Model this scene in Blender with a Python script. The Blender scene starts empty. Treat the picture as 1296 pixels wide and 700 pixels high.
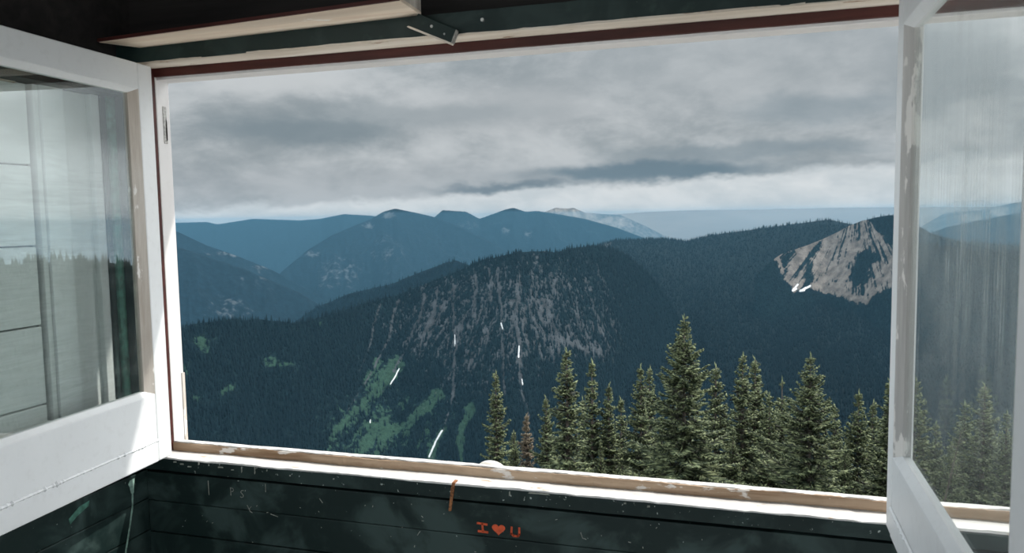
import bpy, math, random
import numpy as np
from mathutils import Vector, Matrix

random.seed(7)
RNG = np.random.default_rng(11)
scene = bpy.context.scene
COL = scene.collection
ZS = 0.95                      # height of the window ledge above the floor

# ------------------------------------------------------------------ camera
F = 941.32; YAW = .2842; PIT = .0805; ROLL = -.0161
EYE = np.array([1.4298, -1.6103, .6073 + ZS])
_fw = np.array([-math.sin(YAW) * math.cos(PIT), math.cos(YAW) * math.cos(PIT), -math.sin(PIT)])
_r0 = np.array([math.cos(YAW), math.sin(YAW), 0.]); _u0 = np.cross(_r0, _fw)
_rt = math.cos(ROLL) * _r0 + math.sin(ROLL) * _u0; _up = np.cross(_rt, _fw)
cd = bpy.data.cameras.new('camera'); cam = bpy.data.objects.new('camera', cd); COL.objects.link(cam)
cd.sensor_width = 36; cd.lens = F / 1296 * 36; cd.clip_start = .02; cd.clip_end = 120000
M = Matrix.Identity(4)
for i in range(3):
    M[i][0] = _rt[i]; M[i][1] = _up[i]; M[i][2] = -_fw[i]; M[i][3] = EYE[i]
cam.matrix_world = M
cd.dof.use_dof = True; cd.dof.focus_distance = 2.6; cd.dof.aperture_fstop = 9
scene.camera = cam

def ray(x, y):
    return _fw + _rt * (x - 648) / F + _up * (350 - y) / F
def at(x, y, D):
    """the point at horizontal distance D seen in the photograph at x, y"""
    d = ray(x, y); return EYE + d * (D / math.hypot(d[0], d[1]))
def pix(Pt):
    d = np.asarray(Pt) - EYE
    w = d @ _fw
    return 648 + F * (d @ _rt) / w, 350 - F * (d @ _up) / w

# ------------------------------------------------------------------ node helpers
class NT:
    def __init__(s, tree): s.t = tree; s.t.nodes.clear()
    def n(s, typ, **kw):
        nd = s.t.nodes.new(typ)
        for k, v in kw.items():
            if k.startswith('i_'):
                key = k[2:].replace('_', ' ')
                key = int(key) if key.isdigit() else key
                s.set(nd.inputs[key], v)
            else: setattr(nd, k, v)
        return nd
    def set(s, sock, v):
        if isinstance(v, bpy.types.NodeSocket): s.t.links.new(v, sock)
        elif isinstance(v, bpy.types.Node): s.t.links.new(v.outputs[0], sock)
        else:
            if isinstance(v, (tuple, list)) and len(v) == 3 and sock.type == 'RGBA': v = (*v, 1)
            sock.default_value = v
    def math(s, op, a, b=0., c=0., clamp=False):
        nd = s.n('ShaderNodeMath', operation=op, use_clamp=clamp)
        s.set(nd.inputs[0], a); s.set(nd.inputs[1], b); s.set(nd.inputs[2], c); return nd.outputs[0]
    def mix(s, f, a, b, blend='MIX'):
        nd = s.n('ShaderNodeMix', data_type='RGBA', blend_type=blend)
        s.set(nd.inputs[0], f); s.set(nd.inputs[6], a); s.set(nd.inputs[7], b); return nd.outputs[2]
    def coord(s, which='Object', scale=(1, 1, 1), loc=(0, 0, 0), rot=(0, 0, 0)):
        tc = s.n('ShaderNodeTexCoord')
        mp = s.n('ShaderNodeMapping'); s.t.links.new(tc.outputs[which], mp.inputs[0])
        mp.inputs['Scale'].default_value = scale; mp.inputs['Location'].default_value = loc; mp.inputs['Rotation'].default_value = rot
        return mp.outputs[0]
    def noise(s, vec, scale, detail=4, rough=.55, dist=0.):
        nd = s.n('ShaderNodeTexNoise'); s.set(nd.inputs['Vector'], vec); nd.inputs['Scale'].default_value = scale
        nd.inputs['Detail'].default_value = detail; nd.inputs['Roughness'].default_value = rough; nd.inputs['Distortion'].default_value = dist
        return nd.outputs['Fac']
    def step(s, v, lo, hi):
        nd = s.n('ShaderNodeMapRange', interpolation_type='SMOOTHSTEP'); s.set(nd.inputs[0], v)
        s.set(nd.inputs[1], lo); s.set(nd.inputs[2], hi); return nd.outputs[0]
    def bump(s, h, strength=.3, dist=.002):
        return s.n('ShaderNodeBump', i_Strength=strength, i_Distance=dist, i_Height=h).outputs[0]
    def pbsdf(s, col, rough=.6, normal=None, spec=.4, **kw):
        b = s.n('ShaderNodeBsdfPrincipled'); s.set(b.inputs['Base Color'], col); s.set(b.inputs['Roughness'], rough)
        b.inputs['Specular IOR Level'].default_value = spec
        if normal is not None: s.set(b.inputs['Normal'], normal)
        for k, v in kw.items(): s.set(b.inputs[k.replace('_', ' ')], v)
        return b.outputs[0]
    def out(s, surf=None, vol=None):
        o = s.n('ShaderNodeOutputMaterial')
        if surf is not None: s.set(o.inputs['Surface'], surf)
        if vol is not None: s.set(o.inputs['Volume'], vol)

def mat(name):
    m = bpy.data.materials.new(name); m.use_nodes = True; return m, NT(m.node_tree)

# ------------------------------------------------------------------ materials
MT = {}
def white_paint(name, base, chip, chip_amt=.66, axis=(1, 1, 1)):
    m, t = mat(name); c = t.coord(scale=axis)
    big = t.noise(c, 3, 3); fine = t.noise(c, 55, 4)
    col = t.mix(t.step(big, .3, .75), tuple(v * .93 for v in base), base)
    col = t.mix(t.math('MULTIPLY', t.step(fine, .5, .75), .12), col, (.45, .44, .42))
    ch = t.step(t.noise(t.coord(scale=axis), 17, 5, .65), chip_amt, chip_amt + .02)
    col = t.mix(ch, col, chip)
    h = t.math('ADD', t.math('MULTIPLY', fine, .5), t.math('MULTIPLY', ch, -1.5))
    t.out(t.pbsdf(col, .5, t.bump(h, .35, .0015))); MT[name] = m
white_paint('white_paint', (.765, .78, .785), (.5, .45, .38), .72)
white_paint('ledge_paint', (.69, .675, .655), (.50, .38, .27), .66, (1, 3, 3))
white_paint('grey_white_paint', (.70, .715, .71), (.3, .27, .24), .74)
white_paint('jamb_paint', (.72, .70, .69), (.35, .29, .25), .75)

def wood(name, a, b, axis, chips=None, chip_amt=.62, rough=.75):
    m, t = mat(name); c = t.coord(scale=axis)
    g = t.noise(c, 30, 6, .65, .4); g2 = t.noise(c, 8, 3)
    col = t.mix(t.step(g, .3, .7), a, b)
    col = t.mix(t.math('MULTIPLY', t.step(g2, .45, .7), .5), col, tuple(v * .55 for v in a))
    if chips:
        ch = t.step(t.noise(t.coord(scale=tuple(max(v, .35) for v in axis)), 26, 5, .6), chip_amt, chip_amt + .04)
        col = t.mix(ch, col, chips)
    t.out(t.pbsdf(col, rough, t.bump(g, .5, .002), spec=.25)); MT[name] = m
wood('weathered_grey_wood', (.36, .35, .335), (.60, .585, .565), (1, 1, .06), (.68, .66, .63), .55)
wood('weathered_pale_wood', (.40, .35, .30), (.62, .58, .53), (1, 1, .08), (.75, .73, .7), .6)
wood('cream_wood', (.70, .56, .44), (.84, .73, .60), (.08, 1, 1), (.8, .77, .72), .66)
wood('worn_cream_paint', (.60, .52, .43), (.76, .70, .62), (.12, 1, 1), (.30, .2, .13), .63)
wood('tan_stop_wood', (.20, .115, .06), (.50, .37, .26), (.06, 1, 1), (.70, .65, .6), .60)
wood('dark_brown_wood', (.040, .011, .009), (.085, .024, .019), (.08, 1, 1), (.36, .25, .21), .70, .5)
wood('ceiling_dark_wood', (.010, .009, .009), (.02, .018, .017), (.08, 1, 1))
wood('floor_wood', (.48, .47, .455), (.64, .625, .61), (1, .06, 1))

def green_paint(name, fleck=.73, mott=.5, seed=0.):
    m, t = mat(name)
    c = t.coord(loc=(seed, seed, seed))
    cl = t.noise(c, 7, 4, .55, .6); md = t.noise(c, 19, 4, .6)
    col = t.mix(t.math('MULTIPLY', t.step(cl, .47, .66), mott), (.0060, .0178, .0165), (.050, .082, .077))
    col = t.mix(t.math('MULTIPLY', t.step(md, .55, .78), .35), col, (.06, .10, .088))
    fl = t.step(t.noise(c, 95, 3, .6), fleck, fleck + .03)
    col = t.mix(fl, col, (.38, .42, .39))
    g = t.noise(t.coord(scale=(.1, 1, 1)), 40, 4)
    t.out(t.pbsdf(col, t.math('ADD', .38, t.math('MULTIPLY', md, .3)), t.bump(g, .35, .002), spec=.35)); MT[name] = m
green_paint('green_paint', .73, .75); green_paint('green_header_paint', .76, .25, 3.); green_paint('worn_apron_paint', .66, .4, 9.)

def flat(name, col, rough=.6, metal=0., sc=60, var=.35, spec=.4):
    m, t = mat(name); c = t.coord(); n = t.noise(c, sc, 4)
    cc = t.mix(t.step(n, .3, .7), tuple(v * (1 - var) for v in col), tuple(min(1, v * (1 + var)) for v in col))
    t.out(t.pbsdf(cc, rough, t.bump(n, .3, .001), spec=spec, Metallic=metal)); MT[name] = m
flat('orange_red_paint', (.66, .10, .035), .6, 0, 90, .22)
flat('scratch', (.30, .31, .27), .8); flat('pale_green_paint', (.26, .40, .34), .7)
flat('bright_green_scuff', (.06, .17, .13), .7)
flat('rusty_metal', (.28, .12, .05), .8, .1, 180, .6)
flat('galvanized', (.34, .33, .31), .5, .6, 150, .3); flat('screw_steel', (.55, .55, .53), .4, .6)
flat('dark_hole', (.012, .01, .008), .9); flat('pale_stone', (.78, .76, .70), .9, 0, 40, .12)
flat('bounce_rock', (.68, .67, .65), .9, 0, 3, .15); flat('bounce_boards', (.62, .60, .58), .8, 0, 30, .15)  # pale tones for the unseen surfaces added to bounce light indoors
flat('roof_board', (.12, .11, .10), .9)

def glass(name, dust_lo, dust_hi, tint, streak_axis, refl=1.0, mid=False):
    """window pane: clear glass that mirrors at its two faces, with a film of dried dust"""
    m, t = mat(name)
    geo = t.n('ShaderNodeNewGeometry')
    ior = t.math('ADD', 1.62, t.math('MULTIPLY', geo.outputs['Backfacing'], 1 / 1.62 - 1.62))
    fr = t.n('ShaderNodeFresnel'); t.set(fr.inputs['IOR'], ior)
    clear = t.n('ShaderNodeBsdfTransparent', i_Color=tint)
    gl = t.n('ShaderNodeBsdfGlossy', i_Roughness=0.0, i_Color=(1, 1, 1))
    s1 = t.n('ShaderNodeMixShader'); t.set(s1.inputs[0], t.math('MULTIPLY', fr.outputs[0], refl)); t.set(s1.inputs[1], clear.outputs[0]); t.set(s1.inputs[2], gl.outputs[0])
    c = t.coord(scale=streak_axis)
    a = t.noise(c, 9, 5, .6); b = t.noise(c, 42, 4, .65); p = t.noise(t.coord(), 3.2, 3)
    film = t.math('MULTIPLY', t.step(t.math('ADD', t.math('MULTIPLY', a, .55), t.math('MULTIPLY', b, .45)), .36, .70), t.step(p, .25, .62))
    # dust settles towards the lower edge of the pane
    sep = t.n('ShaderNodeSeparateXYZ'); t.set(sep.inputs[0], t.coord('Generated'))
    low = t.step(sep.outputs[2], 1.15, .1)
    if mid: low = t.math('MULTIPLY', t.step(sep.outputs[2], 1.2, .55), t.step(sep.outputs[2], .02, .5))
    f = t.math('ADD', dust_lo, t.math('MULTIPLY', t.math('MULTIPLY', film, low), dust_hi))
    dif = t.n('ShaderNodeBsdfDiffuse', i_Color=(.62, .66, .64)); tr = t.n('ShaderNodeBsdfTranslucent', i_Color=(.62, .66, .64))
    d = t.n('ShaderNodeMixShader', i_0=.5); t.set(d.inputs[1], dif.outputs[0]); t.set(d.inputs[2], tr.outputs[0])
    s2 = t.n('ShaderNodeMixShader'); t.set(s2.inputs[0], f); t.set(s2.inputs[1], s1.outputs[0]); t.set(s2.inputs[2], d.outputs[0])
    t.out(s2.outputs[0]); MT[name] = m
glass('dusty_glass', .012, .15, (.93, .965, .95), (1, .5, 7), 1.35)
glass('streaked_glass', .05, .40, (.97, .985, .98), (1, 7, .22), .3, True)

# ------------------------------------------------------------------ mesh helpers
class MB:
    def __init__(s): s.v = []; s.f = []
    def add(s, vs, fs):
        b = len(s.v); s.v += [tuple(map(float, p)) for p in vs]; s.f += [tuple(b + i for i in f) for f in fs]; return s
    def hexa(s, p):   # 8 corners: bottom loop 0-3, top loop 4-7
        return s.add(p, [(3, 2, 1, 0), (4, 5, 6, 7), (0, 1, 5, 4), (1, 2, 6, 5), (2, 3, 7, 6), (3, 0, 4, 7)])
    def box(s, x0, x1, y0, y1, z0, z1):
        return s.hexa([(x0, y0, z0), (x1, y0, z0), (x1, y1, z0), (x0, y1, z0), (x0, y0, z1), (x1, y0, z1), (x1, y1, z1), (x0, y1, z1)])
    def prism(s, poly, n, d, o=(0, 0, 0)):
        """extrude a closed 3D polygon by vector d"""
        k = len(poly); a = [tuple(p) for p in poly]; b = [tuple(np.array(p) + np.array(d)) for p in poly]
        return s.add(a + b, [tuple(range(k))[::-1], tuple(range(k, 2 * k))] + [(i, (i + 1) % k, k + (i + 1) % k, k + i) for i in range(k)])
    def cyl(s, c, ax, r, h, n=12, r2=None):
        c = np.array(c, float); ax = np.array(ax, float); ax /= np.linalg.norm(ax)
        t = np.array([0, 0, 1.]) if abs(ax[2]) < .9 else np.array([1., 0, 0]); e1 = np.cross(ax, t); e1 /= np.linalg.norm(e1); e2 = np.cross(ax, e1)
        r2 = r if r2 is None else r2
        lo = [c + r * (math.cos(a) * e1 + math.sin(a) * e2) for a in np.linspace(0, 2 * math.pi, n, False)]
        hi = [c + ax * h + r2 * (math.cos(a) * e1 + math.sin(a) * e2) for a in np.linspace(0, 2 * math.pi, n, False)]
        return s.add(lo + hi, [tuple(range(n))[::-1], tuple(range(n, 2 * n))] + [(i, (i + 1) % n, n + (i + 1) % n, n + i) for i in range(n)])
    def stroke(s, pts, w, d, nrm):
        """a painted stroke of width w along pts, raised by d along nrm"""
        nrm = np.array(nrm, float)
        for a, b in zip(pts[:-1], pts[1:]):
            a = np.array(a, float); b = np.array(b, float); t = b - a; L = np.linalg.norm(t); t /= L
            sd = np.cross(t, nrm) * w / 2; a2 = a - t * w * .35; b2 = b + t * w * .35
            q = [a2 - sd, b2 - sd, b2 + sd, a2 + sd]
            s.prism(q, None, nrm * d)
        return s

def link(o, parent=None):
    COL.objects.link(o)
    if parent is not None:
        o.parent = parent
    return o
def build(name, mb, m, parent=None, bevel=0., smooth=False, wobble=0.):
    off = np.array(parent.get('_o', (0, 0, 0))) if parent is not None else np.zeros(3)
    me = bpy.data.meshes.new(name)
    v = np.array(mb.v) - off
    me.from_pydata([tuple(p) for p in v], [], mb.f); me.update()
    import bmesh
    bm = bmesh.new(); bm.from_mesh(me); bmesh.ops.recalc_face_normals(bm, faces=bm.faces); bm.to_mesh(me); bm.free()
    me.materials.append(MT[m] if isinstance(m, str) else m)
    o = bpy.data.objects.new(name, me); link(o, parent)
    if bevel:
        b = o.modifiers.new('bevel', 'BEVEL'); b.width = bevel; b.segments = 2; b.limit_method = 'ANGLE'
    if smooth:
        me.polygons.foreach_set('use_smooth', [True] * len(me.polygons))
    return o
def tag(o, label=None, cat=None, group=None, kind=None):
    if label: o['label'] = label
    if cat: o['category'] = cat
    if group: o['group'] = group
    if kind: o['kind'] = kind
    return o
def thing(name, loc, label, cat, group=None, kind=None):
    o = bpy.data.objects.new(name, None); o.empty_display_size = .1; o.location = loc; link(o)
    o['_o'] = tuple(float(v) for v in loc)
    return tag(o, label, cat, group, kind)
def worn_strip(x0, x1, y0, y1, z0, z1, amp, n=140, edge='ymin_zmin', seed=0):
    """long board along x whose inner edge is nibbled by wear"""
    r = np.random.default_rng(seed); mb = MB()
    xs = np.linspace(x0, x1, n)
    j = r.normal(0, 1, (n, 3)); k = np.ones(9) / 9
    j = np.stack([np.convolve(j[:, i], k, 'same') for i in range(3)], 1) * 2.2 * amp + r.normal(0, amp * .25, (n, 3))
    V = []
    for i, x in enumerate(xs):
        V += [(x, y0 + j[i, 0], z0 + j[i, 1] * .4), (x, y1, z0), (x, y1, z1 + j[i, 2] * .3), (x, y0 + j[i, 0], z1 + j[i, 1])]
    Fc = [(0, 1, 2, 3)]
    for i in range(n - 1):
        b = 4 * i
        for a, c in ((0, 1), (1, 2), (2, 3), (3, 0)): Fc.append((b + a, b + c, b + 4 + c, b + 4 + a))
    Fc.append(tuple(4 * (n - 1) + q for q in (3, 2, 1, 0)))
    return mb.add(V, Fc)

# ================================================================== THE ROOM
XL, XR, YB = -.045, 3.75, -3.7        # wall planes
WE = 2.12                              # far end of the big opening
TOP = ZS + 1.0
CEIL = ZS + 1.30
floor = build('floor', MB().box(XL - .12, XR + .12, YB - .12, .10, -.06, 0), 'floor_wood'); tag(floor, kind='structure')
cei = MB().box(XL - .12, XR + .12, YB - .12, .10, CEIL, CEIL + .03)
for i in range(26):
    x = XL + .02 + i * .147
    cei.box(x, x + .140, YB, .0, CEIL - .012, CEIL + .001)
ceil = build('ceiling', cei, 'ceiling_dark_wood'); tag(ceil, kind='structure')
roof = build('roof', MB().box(XL - .5, XR + .5, YB - .5, .35, CEIL + .03, CEIL + .10), 'roof_board'); tag(roof, kind='structure')
# front wall below the ledge: horizontal boards with open seams, corner post, pillar to the right, lintel
wf = MB(); wf.box(XL - .1, XR + .1, -.008, .05, 0, ZS - .03)
zt = ZS - .0485; hs = [.0785] + [.086] * 10
for i, h in enumerate(hs):
    z1 = zt; z0 = zt - h; zt = z0
    if z0 < .01: break
    wf.box(XL, XR, -.040 + .002 * (i % 2), -.010, z0 + .0022, z1)
wf.box(XL - .1, XL, -.05, .05, ZS - .03, TOP + .02)
wall_front = build('wall_front', wf, 'green_paint', bevel=.002); tag(wall_front, kind='structure')
pil = MB(); pil.box(WE + .03, WE + .22, -.03, .05, ZS - .03, TOP + .02); pil.box(XR - .06, XR + .1, -.03, .05, ZS - .03, TOP + .02)
tag(build('trim_4', pil, 'grey_white_paint', bevel=.003), kind='structure')
lin = MB().box(XL - .1, XR + .1, -.012, .05, TOP + .01, CEIL)
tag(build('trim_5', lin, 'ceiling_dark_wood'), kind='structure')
# header board with its worn underside
tag(build('trim_2', worn_strip(XL, XR, -.062, -.012, TOP + .0015, TOP + .048, .0008, 160, seed=3), 'green_header_paint'), kind='structure')
tag(build('trim_3', worn_strip(XL, XR, -.0635, -.002, TOP - .001, TOP + .0035, .0011, 220, seed=4), 'worn_cream_paint'), kind='structure')
# ledge and the apron under it
ledge = worn_strip(XL + .002, XR, -.056, .02, ZS - .004, ZS, .0015, 260, seed=5)
tag(build('trim_1', ledge, 'ledge_paint'), kind='structure')
tag(build('trim_6', worn_strip(XL, XR, -.055, -.012, ZS - .036, ZS - .0045, .0008, 160, seed=6), 'worn_apron_paint'), kind='structure')

# window frame of the big opening
win = thing('window_1', (0, 0, ZS), None, None, kind='structure')
o = build('head_stop', worn_strip(0, WE, .0, .035, TOP - .0215, TOP + .01, .0006, 120, seed=8), 'dark_brown_wood', win)
o = build('head_frame', MB().box(-.0, WE, .008, .058, TOP - .0285, TOP - .006), 'jamb_paint', win, .002)
st = worn_strip(.004, WE, .0, .021, ZS, ZS + .0215, .0012, 200, seed=10)
build('sill_stop', st, 'tan_stop_wood', win)
build('sill_stop_edge', worn_strip(.012, WE, .0035, .021, ZS + .021, ZS + .0235, .0016, 240, seed=14), 'ledge_paint', win)
build('jamb', MB().box(-.05, .011, .0035, .052, ZS + .0, TOP - .02), 'jamb_paint', win, .003)
build('jamb', MB().box(WE, WE + .04, -.03, .052, ZS, TOP), 'jamb_paint', win, .003)
o = build('corner_stop', MB().box(-.05, .0108, -.022, .0034, ZS, TOP - .002), 'dark_brown_wood', win, .002)
b = MB(); b.box(.0095, .0135, .043, .053, ZS + .012, ZS + .20); build('bare_jamb_edge', b, 'weathered_pale_wood', win)
osill = MB().hexa([(-.05, .015, ZS - .05), (WE + .1, .015, ZS - .05), (WE + .1, .115, ZS - .08), (-.05, .115, ZS - .08),
                   (-.05, .015, ZS + .012), (WE + .1, .015, ZS + .012), (WE + .1, .115, ZS - .032), (-.05, .115, ZS - .032)])
build('outer_sill', osill, 'ledge_paint', win, .002)

# left wall: green boards below, a boarded window bay in its upper half
wl = MB(); wl.box(XL - .10, XL - .025, -.98, .05, 0, ZS + .12); wl.box(XL - .10, XL - .025, YB, -.9, 0, ZS - .045)
zt = ZS - .045
wl.box(XL - .03, XL, -.98, -.035, ZS - .041, ZS + .10)
for i, h in enumerate([.078] + [.086] * 10):
    z1 = zt; z0 = zt - h; zt = z0
    if z0 < .01: break
    wl.box(XL - .03, XL - .001 * (i % 2), YB, -.035, z0 + .002, z1)
wl.box(XL - .10, XL, -1.0, .05, ZS + .935, CEIL); wl.box(XL - .10, XL, YB, -1.0, ZS + 1.2, CEIL)          # dark header over the bay
wl.box(XL - .10, XL - .033, -.084, .05, ZS + .10, ZS + .94)      # corner post
wl.box(XL - .10, XL, -1.0, -.93, ZS + .10, ZS + .94); wl.box(XL - .10, XL, YB, YB + .12, ZS - .05, ZS + 1.2)
wall_left = build('wall_left', wl, 'green_paint', bevel=.002); tag(wall_left, kind='structure')
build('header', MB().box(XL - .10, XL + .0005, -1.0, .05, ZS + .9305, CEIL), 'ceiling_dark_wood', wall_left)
build('green_header_band', MB().box(XL - .07, XL + .002, -1.0, -.04, ZS + .925, ZS + .99), 'green_header_paint', wall_left, .002)
b = MB(); b.box(XL - .04, XL - .024, -.071, -.045, ZS + .10, ZS + .925); build('corner_bead', b, 'bright_green_scuff', wall_left, .003)
b = MB()
for i in range(6):
    z0 = ZS + .002 + i * .1845; b.box(XL - .075, XL - .055, -.94, -.272, z0 + .0035, z0 + .1845)
build('shiplap', b, 'grey_white_paint', wall_left, .003)
b = MB(); b.box(XL - .09, XL - .076, -.94, -.08, ZS, ZS + .96); build('backing', b, 'ceiling_dark_wood', wall_left)
b = MB(); b.box(XL - .075, XL - .047, -.2633, -.249, ZS + .10, ZS + .94); build('casing_strip', b, 'grey_white_paint', wall_left, .002)
b = MB(); b.box(XL - .075, XL - .040, -.249, -.187, ZS + .10, ZS + .94); build('casing_board', b, 'white_paint', wall_left, .002)
b = MB(); b.box(XL - .075, XL - .055, -.187, -.105, ZS + .10, ZS + .94); build('recessed_board', b, 'grey_white_paint', wall_left, .002)
b = MB(); b.box(XL - .075, XL - .040, -.109, -.0838, ZS + .10, ZS + .94); build('white_post', b, 'grey_white_paint', wall_left, .002)
b = MB(); b.box(XL - .07, XL + .012, -.94, -.27, ZS + .132, ZS + .148); build('bay_sill', b, 'ledge_paint', wall_left, .003)
b = MB(); b.box(XL - .074, XL - .05, -.94, -.30, ZS + .921, ZS + .928); build('bay_header_edge', b, 'worn_cream_paint', wall_left, .002)
# wide window openings in the right and back walls
def open_wall(name, along, k, a0, a1, holes, parts):
    mb = MB()
    def bx(p0, p1, z0, z1):
        if along == 'y': mb.box(k, k + .1, p0, p1, z0, z1)
        else: mb.box(p0, p1, k - .1, k, z0, z1)
    bx(a0, a1, 0, ZS - .06); bx(a0, a1, ZS + 1.2, CEIL); e = a0
    for h0, h1 in holes: bx(e, h0, ZS - .06, ZS + 1.2); e = h1
    bx(e, a1, ZS - .06, ZS + 1.2)
    return tag(build(name, mb, 'grey_white_paint'), kind='structure')
open_wall('wall_right', 'y', XR, YB, .05, [(-3.55, -1.95), (-1.80, -.14)], None)
open_wall('wall_back', 'x', YB, XL - .1, XR + .1, [(.15, 1.8), (1.95, 3.6)], None)

# ---- writing and marks on the wall under the ledge
YW = -.0402
def W(x, z): return (x, YW, ZS + z)
nf = (0, -1, 0)
lt = MB()
lt.stroke([W(.8795, -.0948), W(.9015, -.0958)], .0050, .0012, nf)
lt.stroke([W(.8905, -.0955), W(.8920, -.1130)], .0048, .0012, nf)
lt.stroke([W(.8815, -.1135), W(.9030, -.1142)], .0052, .0012, nf)
o = build('painted_letter', lt, 'orange_red_paint', wall_front); o['label'] = 'orange painted capital I'
hp = []
for a in np.linspace(0, 2 * math.pi, 40, False):
    hx = 16 * math.sin(a) ** 3; hz = 13 * math.cos(a) - 5 * math.cos(2 * a) - 2 * math.cos(3 * a) - math.cos(4 * a)
    hp.append(W(.9297 + hx * .00098, -.1040 + hz * .00088))
o = build('painted_heart', MB().prism(hp, None, (0, -.0013, 0)), 'orange_red_paint', wall_front); o['label'] = 'orange painted heart'
lt = MB()
lt.stroke([W(.9610, -.0965), W(.9600, -.1115), W(.9650, -.1158), W(.9755, -.1158), W(.9790, -.1110), W(.9790, -.0965)], .0048, .0012, nf)
o = build('painted_letter', lt, 'orange_red_paint', wall_front); o['label'] = 'orange painted letter U'
sc = MB()
pz = -.0705
sc.stroke([W(.2145, pz), W(.2150, pz - .0195)], .0016, .0006, nf)
sc.stroke([W(.2145, pz), W(.2215, pz - .001), W(.2235, pz - .0055), W(.2205, pz - .0095), W(.2150, pz - .0098)], .0015, .0006, nf)
sz = -.0745
sc.stroke([W(.2525, sz), W(.2470, sz - .0005), W(.2445, sz - .0045), W(.2480, sz - .0085), W(.2520, sz - .0125), W(.2515, sz - .0165), W(.2465, sz - .0185), W(.2430, sz - .0170)], .0015, .0006, nf)
sc.stroke([W(.2585, sz + .0015), W(.2582, sz - .001)], .0014, .0006, nf)
o = build('scratched_lettering', sc, 'scratch', wall_front); o['label'] = 'pale scratched letters P S'
sc = MB()
rs = np.random.default_rng(5)
sc.stroke([W(.148, -.058), W(.1485, -.095)], .0016, .0006, nf)
sc.stroke([W(.262, -.112), W(.270, -.127), W(.276, -.130)], .0018, .0006, nf); sc.stroke([W(.274, -.114), W(.268, -.120)], .0014, .0006, nf)
sc.stroke([W(.330, -.128), W(.350, -.133)], .0016, .0006, nf)
sc.stroke([W(.318, -.052), W(.318, -.072)], .0013, .0006, nf)
sc.stroke([W(.470, -.075), W(.478, -.085)], .0016, .0006, nf)
sc.stroke([W(1.120, -.092), W(1.124, -.104), W(1.132, -.106)], .0016, .0006, nf)
sc.stroke([W(.735, -.130), W(.728, -.140)], .0014, .0006, nf)
for i in range(46):
    x = rs.uniform(.06, 1.7); z = rs.uniform(-.17, -.06); a = rs.uniform(0, math.pi); L = rs.uniform(.001, .005)
    if .86 < x < 1.0 and z > -.122 or .20 < x < .27: continue
    sc.stroke([W(x, z), W(x + L * math.cos(a), z + L * math.sin(a))], rs.uniform(.0008, .0018), .0005, nf)
build('scratches', sc, 'scratch', wall_front)
# paint spots along the apron
YA = -.0558
ap = bpy.data.objects['trim_6']; sc = MB(); 
for x, z, w, h in ((.062, -.010, .010, .0035), (.083, -.014, .012, .004), (.106, -.019, .012, .0035), (.135, -.008, .004, .010), (.165, -.010, .003, .006), (.20, -.013, .016, .0035), (.235, -.017, .008, .0025),
                   (.262, -.014, .0025, .017), (.300, -.013, .0022, .02), (.335, -.010, .003, .005), (.40, -.018, .004, .0035), (.52, -.016, .004, .0035), (.962, -.012, .003, .012), (1.22, -.010, .005, .004), (1.27, -.012, .006, .005), (1.03, -.006, .05, .003)):
    sc.prism([(x - w / 2, YA + .0006, ZS + z - h / 2), (x + w / 2, YA + .0006, ZS + z - h * .3), (x + w * .4, YA + .0006, ZS + z + h / 2), (x - w * .45, YA + .0006, ZS + z + h * .35)], None, (0, -.0012, 0))
build('paint_spots', sc, 'scratch', ap)
# pale scrap of paint and the drip line below it on the left wall
dr = MB(); XW = XL + .0004
def Lw(y, z): return (XW, y, ZS + z)
dr.prism([Lw(-.083, -.053), Lw(-.098, -.054), Lw(-.104, -.062), Lw(-.100, -.070), Lw(-.096, -.088), Lw(-.092, -.094), Lw(-.088, -.088)], None, (.0016, 0, 0))
dr.stroke([Lw(-.0925, -.094), Lw(-.094, -.12), Lw(-.105, -.165), Lw(-.124, -.228), Lw(-.14, -.30)], .0042, .0016, (1, 0, 0))
build('paint_drip', dr, 'pale_green_paint', wall_left)
dr = MB(); dr.prism([Lw(-.225, -.058), Lw(-.255, -.062), Lw(-.285, -.080), Lw(-.282, -.094), Lw(-.262, -.082), Lw(-.228, -.070)], None, (.001, 0, 0)); build('paint_scuff', dr, 'bright_green_scuff', wall_left)

# ---- strike plate on the left jamb
sp = thing('strike_plate', (.011, .03, ZS + .86), 'small rusty steel strike plate let into the white window jamb', 'strike plate')
build('plate', MB().box(.0105, .0125, .0245, .0375, ZS + .812, ZS + .908), 'galvanized', sp, .001)
b = MB(); b.prism([(.0126, .0325, ZS + .818), (.0126, .0365, ZS + .822), (.0126, .0365, ZS + .868), (.0126, .0340, ZS + .876), (.0126, .0318, ZS + .850)], None, (.0006, 0, 0)); build('latch_hole', b, 'dark_hole', sp)
# ---- turn button under the header
tb = thing('turn_button', (.862, -.07, ZS + 1.0), 'dark green wooden turn button screwed aslant to the header above the view', 'turn button')
A = np.array([.757, -.0645, ZS + 1.0245]); B = np.array([.853, -.0645, ZS + .9815])
dv = (B - A) / np.linalg.norm(B - A); pv = np.array([-dv[2], 0, dv[0]]); 
q = [A, A + dv * .107, A + dv * .107 + pv * .030, A + dv * .012 + pv * .032]
build('bar', MB().prism(q, None, (0, -.016, 0)), 'green_header_paint', tb, .0012)
q = [A - pv * .0032 - dv * .003, A + dv * .108 - pv * .0032, A + dv * .108 + pv * .0004, A + pv * .0004]
build('worn_edge', MB().prism(q, None, (0, -.0162, 0)), 'worn_cream_paint', tb, .0006)
q = [A + dv * .107, A + dv * .1095, A + dv * .1095 + pv * .026, A + dv * .107 + pv * .030]
build('worn_end', MB().prism(q, None, (0, -.0162, 0)), 'galvanized', tb, .0006)
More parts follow.
